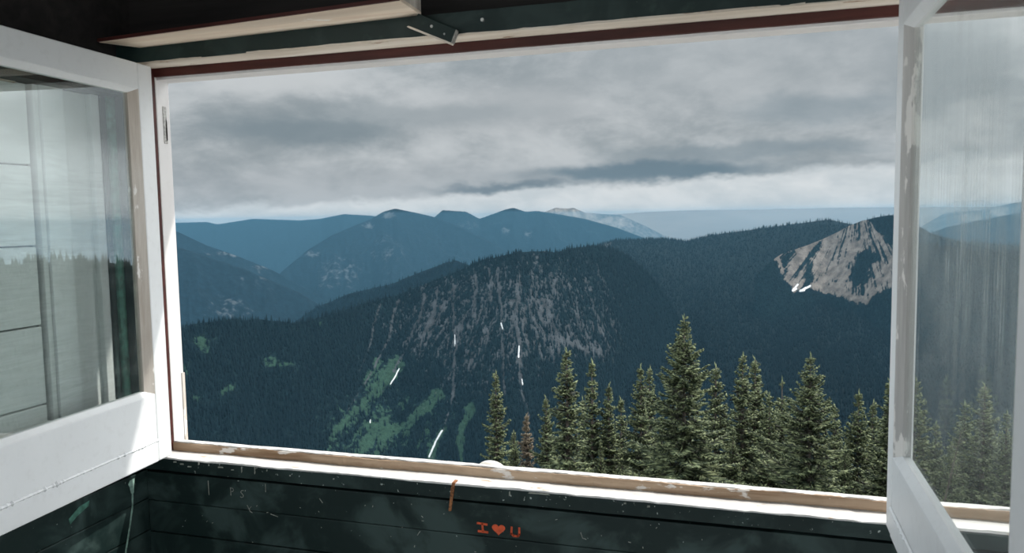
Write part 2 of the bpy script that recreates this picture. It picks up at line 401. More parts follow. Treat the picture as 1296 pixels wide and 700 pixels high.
for s_, h_ in ((.052, .017), (.086, .012)):
    c = A + dv * s_ + pv * h_; build('screw', MB().cyl((c[0], c[1] - .0155, c[2]), (0, -1, 0), .0035 if s_ < .06 else .0024, .002, 14, .0028 if s_ < .06 else .0018), 'screw_steel', tb)
hs_ = thing('screw', (1.02, -.063, ZS + 1.028), 'pale screw head in the green header beyond the turn button', 'screw')
c = at(610.5, 25, 1); dd = ray(610.5, 25); c = EYE + dd * ((-.0618 - EYE[1]) / dd[1]); hs_.location = c; hs_['_o'] = tuple(c)
build('screw_head', MB().cyl(c, (0, -1, 0), .0042, .003, 14, .0034), 'screw_steel', hs_); 
# ---- bare board stowed against the header
bd = thing('wooden_board', (.40, -.12, ZS + 1.03), 'bare pale board fixed flat under the dark ceiling, against the header', 'board')
pa = [(-.010, -.148, ZS + 1.0348), (.795, -.2005, ZS + 1.0406), (.781, -.0632, ZS + 1.0490), (.0305, -.0632, ZS + 1.0368)]
build('board', MB().hexa([*pa, *[(x, y, z + .008) for x, y, z in pa]]), 'cream_wood', bd, .0012)
pc = [(.772, -.190, ZS + 1.0485), (.7935, -.192, ZS + 1.0485), (.781, -.0640, ZS + 1.0570), (.760, -.0640, ZS + 1.0570)]
build('end_cleat', MB().hexa([*pc, *[(x, y, z + .03) for x, y, z in pc]]), 'weathered_pale_wood', bd, .001)
pb = [(-.012, -.1515, ZS + 1.0362), (.792, -.2045, ZS + 1.0425), (.793, -.2002, ZS + 1.0425), (-.011, -.1475, ZS + 1.0362)]
build('dark_edge_strip', MB().hexa([*pb, *[(x, y, z + .0075) for x, y, z in pb]]), 'dark_brown_wood', bd)
# ---- rusty latch on the ledge
rl = thing('rusty_latch', (.825, -.058, ZS), 'rusty metal latch hanging over the white ledge above the orange heart', 'latch')
b = MB(); lw = .0042
b.hexa([(.8265 - lw, -.0575, ZS - .012), (.8265 + lw, -.0575, ZS - .012), (.8265 + lw, -.0535, ZS - .012), (.8265 - lw, -.0535, ZS - .012),
        (.8300 - lw, -.0600, ZS + .0035), (.8300 + lw, -.0600, ZS + .0035), (.8300 + lw, -.040, ZS + .0035), (.8300 - lw, -.040, ZS + .0035)])
b.hexa([(.8235 - lw * .8, -.062, ZS - .038), (.8235 + lw * .8, -.062, ZS - .038), (.8235 + lw * .8, -.0565, ZS - .038), (.8235 - lw * .8, -.0565, ZS - .038),
        (.8265 - lw, -.0600, ZS - .010), (.8265 + lw, -.0600, ZS - .010), (.8265 + lw, -.0555, ZS - .010), (.8265 - lw, -.0555, ZS - .010)])
b.hexa([(.8185 - lw * .9, -.0585, ZS - .066), (.8185 + lw * .7, -.0585, ZS - .066), (.8185 + lw * .7, -.0545, ZS - .066), (.8185 - lw * .9, -.0545, ZS - .066),
        (.8235 - lw * .8, -.062, ZS - .036), (.8235 + lw * .8, -.062, ZS - .036), (.8235 + lw * .8, -.0555, ZS - .036), (.8235 - lw * .8, -.0555, ZS - .036)])
build('hasp', b, 'rusty_metal', rl, .0012)
build('pin', MB().cyl((.8245, -.062, ZS - .030), (0, -1, 0), .0022, .003, 10), 'rusty_metal', rl)
# ---- pale rounded stone on the outer sill
stn = MB(); n1, n2 = 14, 28
sc_ = EYE + ray(621, 583) * ((.066 - EYE[1]) / ray(621, 583)[1])
V = []; Fc = []
for i in range(n1 + 1):
    for j in range(n2):
        a = math.pi / 2 * i / n1; b_ = 2 * math.pi * j / n2
        w = 1 + .06 * math.sin(3 * b_ + 1) * math.cos(a)
        V.append((sc_[0] + .040 * math.cos(a) * math.cos(b_) * w, .065 + .022 * math.cos(a) * math.sin(b_) * w, ZS - .016 + (sc_[2] - ZS + .016) * math.sin(a) ** .9))
for i in range(n1):
    for j in range(n2): Fc.append((i * n2 + j, i * n2 + (j + 1) % n2, (i + 1) * n2 + (j + 1) % n2, (i + 1) * n2 + j))
o = build('stone', stn.add(V, Fc), 'pale_stone', smooth=True); tag(o, 'pale rounded stone resting on the outer sill behind the wooden stop', 'stone')

# ---- casement sashes opened into the room
def sash(name, hinge, ang, width, side, zb, zt, label, rails, glassmat, beadmat, stile=.052):
    """hinge: corner of the visible face; ang: heading of the sash from the hinge towards the room; side: +1 when the visible face looks to +x"""
    root = thing(name, (hinge[0], hinge[1], ZS + zb), label, 'window sash', 'casement windows swung open into the room')
    d = np.array([math.sin(ang), -math.cos(ang), 0]); nrm = np.array([d[1], -d[0], 0]) 
    if nrm[0] * side < 0: nrm = -nrm
    T = .034
    h0 = np.array([hinge[0], hinge[1], 0])
    def pt(s, z, o): return h0 + d * s - nrm * o + np.array([0, 0, ZS + z])
    def bar(s0, s1, z0, z1, o0=0., o1=T):
        return MB().hexa([pt(s0, z0, o0), pt(s1, z0, o0), pt(s1, z0, o1), pt(s0, z0, o1), pt(s0, z1, o0), pt(s1, z1, o0), pt(s1, z1, o1), pt(s0, z1, o1)])
    rb, rt = rails
    build('stile', bar(0, stile, zb, zt), 'white_paint', root, .0035)
    build('stile', bar(width - stile, width, zb, zt), 'white_paint', root, .0035)
    build('top_rail', bar(stile, width - stile, zt - rt, zt), 'white_paint', root, .0025)
    build('bottom_rail', bar(stile, width - stile, zb + .053, zb + rb, .0005), 'white_paint', root, .0025)
    build('drip_board', bar(stile + .001, width - stile - .001, zb, zb + .0525, -.0012), 'white_paint', root, .003)
    rr = np.random.default_rng(17); cm = MB(); ss_ = np.linspace(stile, width - stile, 150); q_ = []
    for s_ in ss_:
        a_ = .0012 + .0022 * max(0, rr.normal(0, .8)); q_.append((pt(s_, zb + .0535 - .0015 - a_, -.0008), pt(s_, zb + .0535, -.0022 - a_ * .8), pt(s_, zb + .0535 + .0015 + a_, -.0005)))
    for i in range(len(q_) - 1): cm.add([*q_[i], *q_[i + 1]], [(0, 1, 4, 3), (1, 2, 5, 4)])
    build('caulk_line', cm, 'white_paint', root)
    # glazing bead around the pane, sloping in towards the glass
    g = .024; s0, s1, z0, z1 = stile, width - stile, zb + rb, zt - rt
    def slope(a, b, ia, ib):
        return MB().hexa([pt(*a, .0008), pt(*b, .0008), pt(*ib, .0125), pt(*ia, .0125), pt(*a, .026), pt(*b, .026), pt(*ib, .026), pt(*ia, .026)])
    oc = [(s0, z0), (s1, z0), (s1, z1), (s0, z1)]; ic = [(s0 + g, z0 + g * .45), (s1 - g, z0 + g * .45), (s1 - g, z1 - g * .5), (s0 + g, z1 - g * .5)]
    for k, nm in enumerate(('bottom_bead', 'side_bead', 'top_bead', 'side_bead')):
        build(nm, slope(oc[k], oc[(k + 1) % 4], ic[k], ic[(k + 1) % 4]), beadmat if nm == 'side_bead' else 'white_paint', root)
    pn = build('pane', bar(s0 + .006, s1 - .006, z0 + .004, z1 - .004, .0165, .0195), glassmat, root)
    pn['label'] = 'dusty glass pane'
    return root, pt
LS, ptL = sash('casement_sash', (.0497, -.050), math.radians(3.44), .74, 1, .006, .993,
               'white casement sash swung open beside the boarded green wall, mirroring the hills', (.172, .062), 'dusty_glass', 'weathered_pale_wood', .050)
RS, ptR = sash('casement_sash', (1.7235, -.080), math.radians(-1.515), .735, -1, .003, .993,
               'white casement sash with streaked glass standing open before the bushy firs', (.150, .060), 'streaked_glass', 'weathered_grey_wood', .050)
# knob hole marks on the nearer stile
# ================================================================== THE LAND
def vnoise(x, y, seed):
    r = np.random.default_rng(seed); G = r.random((256, 256))
    xi = np.floor(x).astype(int); yi = np.floor(y).astype(int); fx = x - xi; fy = y - yi
    fx = fx * fx * (3 - 2 * fx); fy = fy * fy * (3 - 2 * fy)
    a = G[xi % 256, yi % 256]; b = G[(xi + 1) % 256, yi % 256]; c = G[xi % 256, (yi + 1) % 256]; d_ = G[(xi + 1) % 256, (yi + 1) % 256]
    return (a * (1 - fx) + b * fx) * (1 - fy) + (c * (1 - fx) + d_ * fx) * fy
def fbm(x, y, seed, o=5, ridged=False, gain=.5):
    t = 0; a = 1.; n = 0
    for k in range(o):
        v = vnoise(x * 2 ** k + 13.7 * k, y * 2 ** k + 7.1 * k, seed + k)
        if ridged: v = 1 - abs(2 * v - 1)
        t = t + a * v; n += a; a *= gain
    return t / n

def ridge(pts, nu, nv, L, drop, prof, gully, ku, kv, seed, back=.5, crest=0., dense=1.0):
    """crest through pts (x, y in the photograph, distance); returns the grid of its slope that faces the lookout, then its far side"""
    p = np.array(pts, float); u = np.linspace(0, 1, nu)
    x = p[0, 0] + (p[-1, 0] - p[0, 0]) * u
    yy = np.interp(x, p[:, 0], p[:, 1]); D = np.interp(x, p[:, 0], p[:, 2])
    k = max(3, nu // 120) | 1; ker = np.ones(k) / k
    sm = lambda a: np.convolve(np.pad(a, k // 2, 'edge'), ker, 'valid')
    yy = sm(yy); D = sm(D)
    C = np.array([at(a, b, c) for a, b, c in zip(x, yy, D)])
    C[:, 2] += crest * (fbm(u * ku * 3, u * 0 + 3., seed + 50, 4) - .5)
    away = C[:, :2] - EYE[:2]; away /= np.linalg.norm(away, axis=1)[:, None]
    Ls = np.broadcast_to(np.asarray(L, float), (nu,)) if np.ndim(L) else np.full(nu, float(L))
    v = np.linspace(0, 1, nv) ** dense
    U, Vv = np.meshgrid(u, v, indexing='ij')
    g = fbm(U * ku + .35 * fbm(U * ku * .7, Vv * 3, seed + 9, 3), Vv * kv, seed, 6, True)
    g = (g - .55) * gully * np.minimum(1, (Vv * 6)) ** .8
    hd = Ls[:, None] * Vv
    P = np.empty((nu, nv, 3))
    P[..., :2] = C[:, None, :2] - away[:, None, :] * (hd - g * .7)[..., None] 
    P[..., 2] = C[:, None, 2] - drop * prof(Vv) + g * .8
    # far side
    vb = np.array([.03, .1, .25, .5, .8, 1.0]) * back
    B = np.empty((nu, len(vb), 3))
    for i, b_ in enumerate(vb):
        gg = (fbm(u * ku + 5, u * 0 + b_ * kv, seed + 3, 4, True) - .55) * gully * b_
        B[:, i, :2] = C[:, :2] + away * (Ls * b_)[:, None]
        B[:, i, 2] = C[:, 2] - drop * prof(np.full(nu, b_)) * 1.05 + gg
    return np.concatenate([B[:, ::-1], P], 1), len(vb)

def grid_mesh(name, G, m, layers=None, parent=None, loc=None):
    nu, nv = G.shape[:2]; loc = np.zeros(3) if loc is None else np.asarray(loc, float)
    me = bpy.data.meshes.new(name)
    idx = np.arange(nu * nv).reshape(nu, nv)
    q = np.stack([idx[:-1, :-1], idx[:-1, 1:], idx[1:, 1:], idx[1:, :-1]], -1).reshape(-1, 4)
    me.vertices.add(nu * nv); me.vertices.foreach_set('co', (G - loc).reshape(-1).astype(np.float32))
    me.loops.add(q.size); me.loops.foreach_set('vertex_index', q.reshape(-1).astype(np.int32))
    me.polygons.add(len(q)); me.polygons.foreach_set('loop_start', np.arange(0, q.size, 4, dtype=np.int32))
    me.polygons.foreach_set('use_smooth', np.ones(len(q), bool))
    me.update(calc_edges=True)
    if layers is not None:
        ca = me.color_attributes.new('cover', 'FLOAT_COLOR', 'POINT')
        ca.data.foreach_set('color', layers.reshape(-1).astype(np.float32))
    me.materials.append(MT[m]); o = bpy.data.objects.new(name, me); o.location = loc; link(o, parent)
    me.validate()
    return o

def land_mat(name, forest, rock_and_sunlit, meadow, snow, ts, amp=1.6):
    """cover attribute: red rock, green meadow, blue snow; the rest is forest"""
    m, t = mat(name)
    at_ = t.n('ShaderNodeAttribute', attribute_name='cover'); sp_ = t.n('ShaderNodeSeparateColor'); t.set(sp_.inputs[0], at_.outputs['Color'])
    c = t.coord()
    n1 = t.noise(c, .02 * ts, 6, .62); n2 = t.noise(c, .11 * ts, 5, .65); n3 = t.noise(t.coord(scale=(1, 1, .22)), .05 * ts, 5, .65)
    fc = t.mix(t.step(n2, .35, .7), tuple(v * .55 for v in forest), tuple(v * 1.35 for v in forest))
    rc = t.mix(t.step(n3, .3, .7), tuple(v * .5 for v in rock_and_sunlit), tuple(min(1, v * 1.25) for v in rock_and_sunlit))
    mc = t.mix(t.step(n2, .3, .7), tuple(v * .7 for v in meadow), tuple(v * 1.2 for v in meadow))
    br = t.math('MULTIPLY', t.math('SUBTRACT', t.math('ADD', t.math('MULTIPLY', n2, .5), t.math('MULTIPLY', n3, .5)), .5), amp)
    def w(s): return t.step(t.math('ADD', s, br), .40, .62)
    col = t.mix(w(sp_.outputs['Green']), fc, mc); col = t.mix(w(sp_.outputs['Red']), col, rc)
    col = t.mix(t.step(t.math('ADD', sp_.outputs['Blue'], t.math('MULTIPLY', br, .35)), .45, .55), col, snow)
    t.out(t.pbsdf(col, .95, t.bump(n2, .8 if ts >= .8 else .12, 6 / ts), spec=.05)); MT[name] = m
FOR = (.006, .014, .017)
land_mat('near_mountain', FOR, (.044, .049, .053), (.020, .043, .030), (.50, .52, .53), 1., 3.)
land_mat('basin', tuple(v * .6 for v in FOR), (.09, .09, .088), (.016, .036, .025), (.50, .52, .53), 1., 2.)  # forest tone scaled down, the basin's shade put into the colour
land_mat('scree_peak', FOR, (.142, .124, .109), (.04, .06, .04), (.7, .72, .73), .8)
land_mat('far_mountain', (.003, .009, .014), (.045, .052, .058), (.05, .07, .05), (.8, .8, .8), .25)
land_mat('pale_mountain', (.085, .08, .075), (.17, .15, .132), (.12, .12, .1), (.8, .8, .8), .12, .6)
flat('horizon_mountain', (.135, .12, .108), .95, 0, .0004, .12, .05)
land_mat('forest_floor', (.020, .028, .020), (.15, .13, .11), (.05, .07, .03), (.8, .8, .8), 20.)

def pxy(G): 
    d = G - EYE; w = d @ _fw; w = np.where(w < 1, 1, w)
    return 648 + F * (d @ _rt) / w, 350 - F * (d @ _up) / w
def soft_poly(X, Y, lines, w):
    """closeness (0..1) of the points to a polyline with half width w"""
    m = np.zeros_like(X)
    for ln, ww in zip(lines, w):
        for (x0, y0), (x1, y1) in zip(ln[:-1], ln[1:]):
            dx, dy = x1 - x0, y1 - y0; t_ = np.clip(((X - x0) * dx + (Y - y0) * dy) / (dx * dx + dy * dy), 0, 1)
            dd = np.hypot(X - x0 - t_ * dx, Y - y0 - t_ * dy); m = np.maximum(m, np.clip(1.25 - dd / ww, 0, 1))
    return m
def blob(X, Y, x, y, rx, ry): return np.exp(-((X - x) / rx) ** 2 - ((Y - y) / ry) ** 2)
def cover(G): return np.concatenate([np.zeros(G.shape[:2] + (3,)), np.ones(G.shape[:2] + (1,))], -1)
lin_ = lambda v: v

LAND = {}
def far(name, key, pts, L, drop, m, gully, ku, label, seed, rock_and_sunlit=(), nu=260, nv=90, prof=lambda v: v ** .9, kv=2.2, crest=0.):
    G, nb = ridge(pts, nu, nv, L, drop, prof, gully, ku, kv, seed, crest=crest)
    cv = cover(G); X, Y = pxy(G)
    for (x, y, rx, ry, a) in rock_and_sunlit: cv[..., 0] = np.maximum(cv[..., 0], a * blob(X, Y, x, y, rx, ry))  # broad weak blobs paint sunlit slopes, the small ones are bare rock
    loc = G.reshape(-1, 3).mean(0); loc[2] = G[..., 2].min()
    o = grid_mesh(name, G, m, cv, None, loc); tag(o, label, 'mountain', None, 'thing'); LAND[key] = (G, nb); return o

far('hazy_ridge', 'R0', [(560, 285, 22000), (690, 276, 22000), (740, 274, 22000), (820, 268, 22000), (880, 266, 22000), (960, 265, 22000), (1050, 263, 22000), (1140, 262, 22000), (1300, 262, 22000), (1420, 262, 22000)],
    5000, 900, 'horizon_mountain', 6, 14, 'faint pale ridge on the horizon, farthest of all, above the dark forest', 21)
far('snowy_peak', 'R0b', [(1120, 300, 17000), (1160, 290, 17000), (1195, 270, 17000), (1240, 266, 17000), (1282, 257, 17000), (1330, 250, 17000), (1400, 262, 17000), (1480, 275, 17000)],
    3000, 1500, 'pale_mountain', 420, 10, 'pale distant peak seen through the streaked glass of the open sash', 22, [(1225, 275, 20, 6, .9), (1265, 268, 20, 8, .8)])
far('blue_shoulder', 'R0c', [(1080, 330, 9000), (1158, 302, 9000), (1200, 287, 9000), (1240, 279, 9000), (1285, 270, 9000), (1340, 262, 9000), (1450, 270, 9000)],
    1800, 900, 'far_mountain', 200, 9, 'smooth blue mountain shoulder in front of the pale peak behind the streaked glass', 23)
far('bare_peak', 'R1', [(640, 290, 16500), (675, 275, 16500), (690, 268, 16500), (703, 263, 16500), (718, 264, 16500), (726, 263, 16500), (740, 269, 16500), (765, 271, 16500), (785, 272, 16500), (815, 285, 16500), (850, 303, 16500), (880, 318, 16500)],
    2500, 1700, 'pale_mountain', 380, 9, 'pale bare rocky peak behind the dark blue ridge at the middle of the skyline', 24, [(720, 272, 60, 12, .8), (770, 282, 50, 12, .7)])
far('teal_ridge', 'R2', [(150, 286, 13000), (222, 282, 13000), (262, 281, 13000), (275, 284, 13000), (320, 277, 13000), (380, 279, 13000), (405, 277, 13000), (435, 271, 12500), (470, 273, 12500), (520, 280, 12500), (580, 300, 12500)],
    2600, 1500, 'far_mountain', 260, 8, 'hazy teal blue ridge farthest to the left along the skyline', 25)
far('saddle_mountain', 'R3b', [(505, 300, 10500), (545, 278, 10500), (551, 274, 10500), (560, 266, 10500), (590, 268, 10500), (607, 277, 10500), (640, 265, 10500), (650, 263, 10500), (665, 268, 10500), (680, 267, 10500), (700, 270, 10500), (740, 277, 10500), (780, 288, 10500), (812, 300, 10500), (860, 320, 10500)],
    2400, 1500, 'far_mountain', 420, 10, 'dark blue mountain with two rounded tops and a notch between, mid skyline', 26, [(640, 293, 10, 8, .6), (668, 297, 10, 8, .5), (590, 285, 30, 10, .45)])
far('pointed_mountain', 'R3', [(345, 355, 8200), (360, 341, 8300), (390, 316, 8500), (420, 298, 8700), (450, 285, 8900), (470, 277, 9000), (485, 268, 9000), (500, 264, 9000), (530, 270, 9000), (551, 275, 9000), (580, 286, 8900), (610, 300, 8800), (640, 318, 8700), (700, 345, 8500)],
    2600, 1400, 'far_mountain', 520, 8, 'blue pointed mountain with a long sunlit spur falling to the left valley', 27, [(492, 273, 12, 6, .75), (465, 286, 12, 6, .6), (430, 345, 60, 34, .47), (490, 320, 40, 40, .43), (395, 322, 18, 10, .5)])  # broad blobs: sunlight on its slopes painted as paler cover
far('grey_spur', 'R4a', [(130, 240, 7000), (190, 275, 7000), (224, 293, 7000), (260, 310, 7000), (300, 324, 7000), (345, 342, 7000), (400, 372, 7000), (460, 410, 7000)],
    1500, 700, 'far_mountain', 160, 8, 'thin blue-grey spur slanting down beside the window jamb, the upper of two', 28, [(290, 322, 50, 6, .55), (330, 340, 30, 8, .5)])
far('blue_spur', 'R4', [(130, 262, 5200), (190, 296, 5200), (224, 312, 5200), (260, 324, 5200), (310, 341, 5200), (345, 356, 5200), (380, 371, 5200), (420, 396, 5200), (480, 440, 5200)],
    1700, 900, 'far_mountain', 220, 7, 'dark blue forested spur slanting down beside the window jamb, the lower of two', 29, [(290, 390, 60, 30, .44), (330, 360, 60, 20, .40)], prof=lambda v: v)  # blobs paint sunlit fans into the cover
far('teal_foothill', 'R5', [(330, 440, 3600), (375, 406, 3600), (400, 389, 3600), (440, 373, 3500), (500, 358, 3400), (540, 341, 3300), (562, 333, 3300), (578, 330, 3300), (600, 338, 3200), (660, 370, 3100)],
    1100, 620, 'far_mountain', 120, 9, 'dark teal forested foothill peeping out behind the cliffs of the near mountain', 30, crest=8)

# the cliff mountain in the middle
P6 = [(100, 470, 1700), (200, 432, 1800), (228, 419, 1850), (242, 410, 1880), (290, 405, 1900), (330, 404, 1950), (370, 409, 1950), (400, 403, 2000), (430, 394, 2050), (460, 384, 2100), (500, 374, 2150), (530, 363, 2150),
      (560, 351, 2150), (590, 339, 2150), (610, 329, 2150), (640, 323, 2150), (655, 319, 2150), (690, 317, 2200), (705, 319, 2200), (735, 312, 2300), (760, 311, 2350), (790, 320, 2450), (820, 345, 2500), (850, 385, 2500), (880, 440, 2400), (910, 510, 2250), (940, 590, 2050), (970, 680, 1900)]
G6, nb6 = ridge(P6, 1000, 420, 620, 600, lambda v: .75 * v ** .85 + .25 * v, 92, 15, 1.7, 41, crest=6)
X, Y = pxy(G6); cv = cover(G6)
wx = (fbm(X / 26, Y / 40, 71, 4) - .5); wy = (fbm(X / 30, Y / 30, 72, 4) - .5)
Xw = X + 26 * wx; Yw = Y + 22 * wy
fan = (Xw - 665) / np.maximum(60, Yw - 225)
stk = fbm(fan * 34, Y / 70, 77, 5); stk2 = fbm(fan * 90, Y / 45, 79, 4)
env = np.clip(.95 * blob(Xw, Yw, 648, 395, 95, 85) + .72 * blob(Xw, Yw, 548, 405, 85, 60) + .75 * blob(Xw, Yw, 742, 436, 42, 22) + .5 * blob(Xw, Yw, 720, 370, 60, 50) + .35 * blob(Xw, Yw, 600, 470, 80, 50), 0, 1.1)
ss = lambda v, a, b: np.clip((v - a) / (b - a), 0, 1) ** 2 * (3 - 2 * np.clip((v - a) / (b - a), 0, 1))
rk = env * ss(.6 * stk + .4 * stk2, .40, .66)
Xr = X + 9 * wx; Yr = Y
ribs = soft_poly(Xr, Yr, [[(537, 372), (532, 395), (515, 440), (498, 470)], [(556, 362), (548, 400), (535, 430)], [(575, 360), (575, 420), (574, 440)], [(600, 345), (598, 400)], [(630, 340), (634, 400), (637, 460), (640, 500)],
                        [(655, 350), (655, 400), (656, 450), (662, 500), (670, 530)], [(690, 380), (703, 420), (708, 455)], [(483, 385), (470, 430), (455, 470)], [(505, 380), (490, 430), (472, 470), (440, 520)], [(712, 430), (735, 440), (758, 445)], [(620, 340), (622, 380)], [(670, 390), (690, 430)], [(575, 430), (572, 500), (562, 545)]],
                 [2.6, 2.6, 2.2, 2.6, 2.2, 2.6, 2.4, 1.6, 1.7, 4, 2.4, 2, 1.6])
stk3 = fbm(fan * 210, Y / 16, 83, 4); 
env = np.clip(env + .45 * blob(Xw, Yw, 770, 400, 45, 80), 0, 1.1)
rk = env * (.30 + .75 * ss(.3 * stk + .35 * stk2 + .5 * stk3 - .075, .36, .64))
cv[..., 0] = np.clip(.66 * rk + .55 * ribs * (.45 + stk3), 0, 1)
gm = soft_poly(Xw, Yw, [[(500, 465), (470, 500), (440, 535), (415, 575), (405, 600)], [(555, 495), (520, 525), (480, 560), (455, 600)], [(480, 470), (455, 510), (430, 550)], [(562, 545), (548, 570), (540, 600)], [(590, 520), (585, 590)]], [11, 10, 13, 8, 5])
gm = np.maximum(gm, .9 * blob(Xw, Yw, 452, 560, 45, 38)); gm = np.maximum(gm, .55 * blob(Xw, Yw, 490, 540, 90, 45))
gm *= .46 + .70 * ss(.5 * stk + .5 * wy + .25, .35, .62)
for (bx_, by_, brx, bry, ba) in ((355, 457, 20, 9, .55), (257, 435, 16, 14, .62), (288, 497, 14, 7, .55), (252, 502, 12, 6, .5), (235, 470, 10, 14, .4), (402, 408, 10, 3, .45)):
    gm = np.maximum(gm, 1.25 * ba * blob(Xw, Yw, bx_, by_, brx, bry))
cv[..., 1] = np.clip(gm, 0, 1)
sn = soft_poly(X + 5 * wx, Y, [[(505, 467), (494, 486)], [(575, 424), (575, 439)], [(634, 409), (637, 418)], [(656, 438), (656, 452)], [(560, 545), (551, 560), (543, 578)], [(468, 531), (468, 535)], [(661, 480), (662, 487)]], [1.0, .75, .9, 1.1, 1.4, .8, .7])
cv[..., 2] = sn
loc6 = G6.reshape(-1, 3).mean(0); loc6[2] = G6[..., 2].min()
o = grid_mesh('cliff_mountain', G6, 'near_mountain', cv, None, loc6); tag(o, 'steep forested mountain with grey cliffs, snow-streaked gullies and green avalanche slopes', 'mountain', None, 'thing'); LAND['R6'] = (G6, nb6, cv)

# the forested basin that rises to the dark skyline ridge
P7 = [(640, 352, 4200), (720, 325, 4200), (760, 309, 4200), (780, 304, 4200), (840, 302, 4200), (870, 306, 4200), (900, 298, 4100), (950, 291, 4000), (1000, 284, 3900), (1050, 278, 3800), (1065, 281, 3800), (1078, 284, 3700), (1150, 300, 3500), (1300, 312, 3300), (1450, 320, 3000), (1600, 330, 2600)]
G7, nb7 = ridge(P7, 420, 260, np.linspace(2900, 1900, 420), 560, lambda v: v ** 1.6, 46, 22, 4, 51, crest=5)
vv_ = np.linspace(0, 1, G7.shape[1] - nb7); uu_ = np.linspace(640, 1600, 420)
G7[:, nb7:, 2] -= 170 * (np.clip((uu_ - 860) / 120, 0, 1) * np.clip((1700 - uu_) / 200, 0, 1))[:, None] * (np.sin(np.pi * np.clip(vv_ / .8, 0, 1)) ** 1.2)[None]
cv = cover(G7); X, Y = pxy(G7); cv[..., 0] = .75 * blob(X, Y, 768, 309, 9, 6)
loc7 = G7.reshape(-1, 3).mean(0); loc7[2] = G7[..., 2].min()
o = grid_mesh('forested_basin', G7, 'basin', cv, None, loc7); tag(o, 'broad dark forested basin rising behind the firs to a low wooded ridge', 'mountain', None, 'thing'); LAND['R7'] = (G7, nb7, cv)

P8 = [(955, 352, 2900), (975, 331, 2950), (988, 322, 3000), (1020, 311, 3050), (1045, 301, 3100), (1060, 294, 3100), (1078, 284, 3100), (1090, 280, 3100), (1110, 275, 3050), (1131, 272, 3000), (1150, 280, 2950), (1180, 296, 2900), (1240, 312, 2800), (1330, 330, 2700)]
G8, nb8 = ridge(P8, 520, 260, 460, 450, lambda v: .8 * v + .2 * v ** .6, 62, 9, 1.6, 61, crest=5)
cv = cover(G8); X, Y = pxy(G8); nz = fbm(X / 12, Y / 20, 78, 5)
wx = fbm(X / 14, Y / 14, 171, 4) - .5; wy = fbm(X / 16, Y / 16, 172, 4) - .5
Xw = X + 14 * wx; Yw = Y + 12 * wy
foot = np.interp(Xw, [975, 990, 1002, 1030, 1060, 1096, 1118, 1140], [326, 352, 369, 366, 376, 386, 374, 350])
inn = np.clip((foot - Yw) / 6 + .6, 0, 1) * np.clip((Xw - 976) / 8, 0, 1) * (X < 1150)
fan8 = (X - 1085) / np.maximum(40, Y - 240); s8 = fbm(fan8 * 22, Y / 40, 181, 5); s8b = fbm(fan8 * 70, Y / 20, 183, 4)
rk = .30 + .75 * ss(.55 * s8 + .45 * s8b, .38, .62)
tal = soft_poly(Xw, Y, [[(1085, 310), (1066, 335), (1045, 358), (1030, 365)], [(1060, 372), (1095, 380)], [(1128, 335), (1112, 365), (1098, 386)], [(1010, 312), (1004, 340), (1000, 350)], [(985, 324), (992, 345)], [(1045, 368), (1085, 378)], [(1075, 345), (1050, 368)]], [8, 7, 4, 4, 4, 7, 7])
dk = blob(Xw, Yw, 1090, 345, 16, 20) + .9 * blob(Xw, Yw, 996, 332, 4, 14) + .8 * blob(Xw, Yw, 1122, 376, 9, 12) + .7 * blob(Xw, Yw, 1022, 345, 8, 14) + .8 * blob(Xw, Yw, 1100, 325, 14, 8)
dk = np.maximum(dk, np.clip((Xw - 1094 - (Yw - 276) * .95) / 7, 0, 1) * (Yw < 330))
cv[..., 0] = np.clip(np.maximum(rk * (1 - np.clip(dk, 0, 1)), tal * .9 * (1 - .5 * np.clip(dk, 0, 1))), 0, 1) * inn
cv[..., 2] = soft_poly(X + 10 * wx, Y + 8 * wy, [[(1000.5, 367), (1005, 364), (1008, 361)], [(1002, 367), (1006, 366)], [(1012, 369), (1018, 365.5), (1027, 362.5)], [(1014, 368.5), (1018, 367.5)]], [1.8, 1.8, 1.6, 1.8])
loc8 = G8.reshape(-1, 3).mean(0); loc8[2] = G8[..., 2].min()
o = grid_mesh('scree_peak', G8, 'scree_peak', cv, None, loc8); tag(o, 'rocky peak with tan scree and two snow patches, beside the open streaked sash', 'mountain', None, 'thing'); LAND['R8'] = (G8, nb8, cv)

# forested rise to the right of the view (mirrored in the open sash)
def azpt(az, el, D): a = math.radians(az); return EYE + np.array([math.sin(a) * D, math.cos(a) * D, math.tan(math.radians(el)) * D])
azs = np.linspace(20, 78, 120)
els = np.interp(azs, [20, 28, 33, 36, 38, 39.6, 41.4, 44, 48, 54, 60, 70, 78], [-5.5, -4.2, -3.3, -2.95, -2.6, -2.35, -2.5, -2.5, -2.3, -2.2, -2.4, -3, -5])
C = np.array([azpt(a, e, 1100) for a, e in zip(azs, els)])
nv = 60; vv = np.linspace(-.25, 1, nv); GR = np.empty((120, nv, 3)); aw = C[:, :2] - EYE[:2]; aw /= np.linalg.norm(aw, axis=1)[:, None]
for j, v_ in enumerate(vv):
    GR[:, j, :2] = C[:, :2] - aw * 560 * v_; GR[:, j, 2] = C[:, 2] - 330 * abs(v_) ** 1.1 + 18 * (fbm(azs / 4, azs * 0 + v_ * 3, 88, 4) - .5) * min(1, abs(v_) * 4)
locR = GR.reshape(-1, 3).mean(0); locR[2] = GR[..., 2].min()
o = grid_mesh('wooded_rise', GR, 'near_mountain', cover(GR), None, locR); tag(o, 'dark wooded rise mirrored in the left sash glass', 'mountain', None, 'thing')

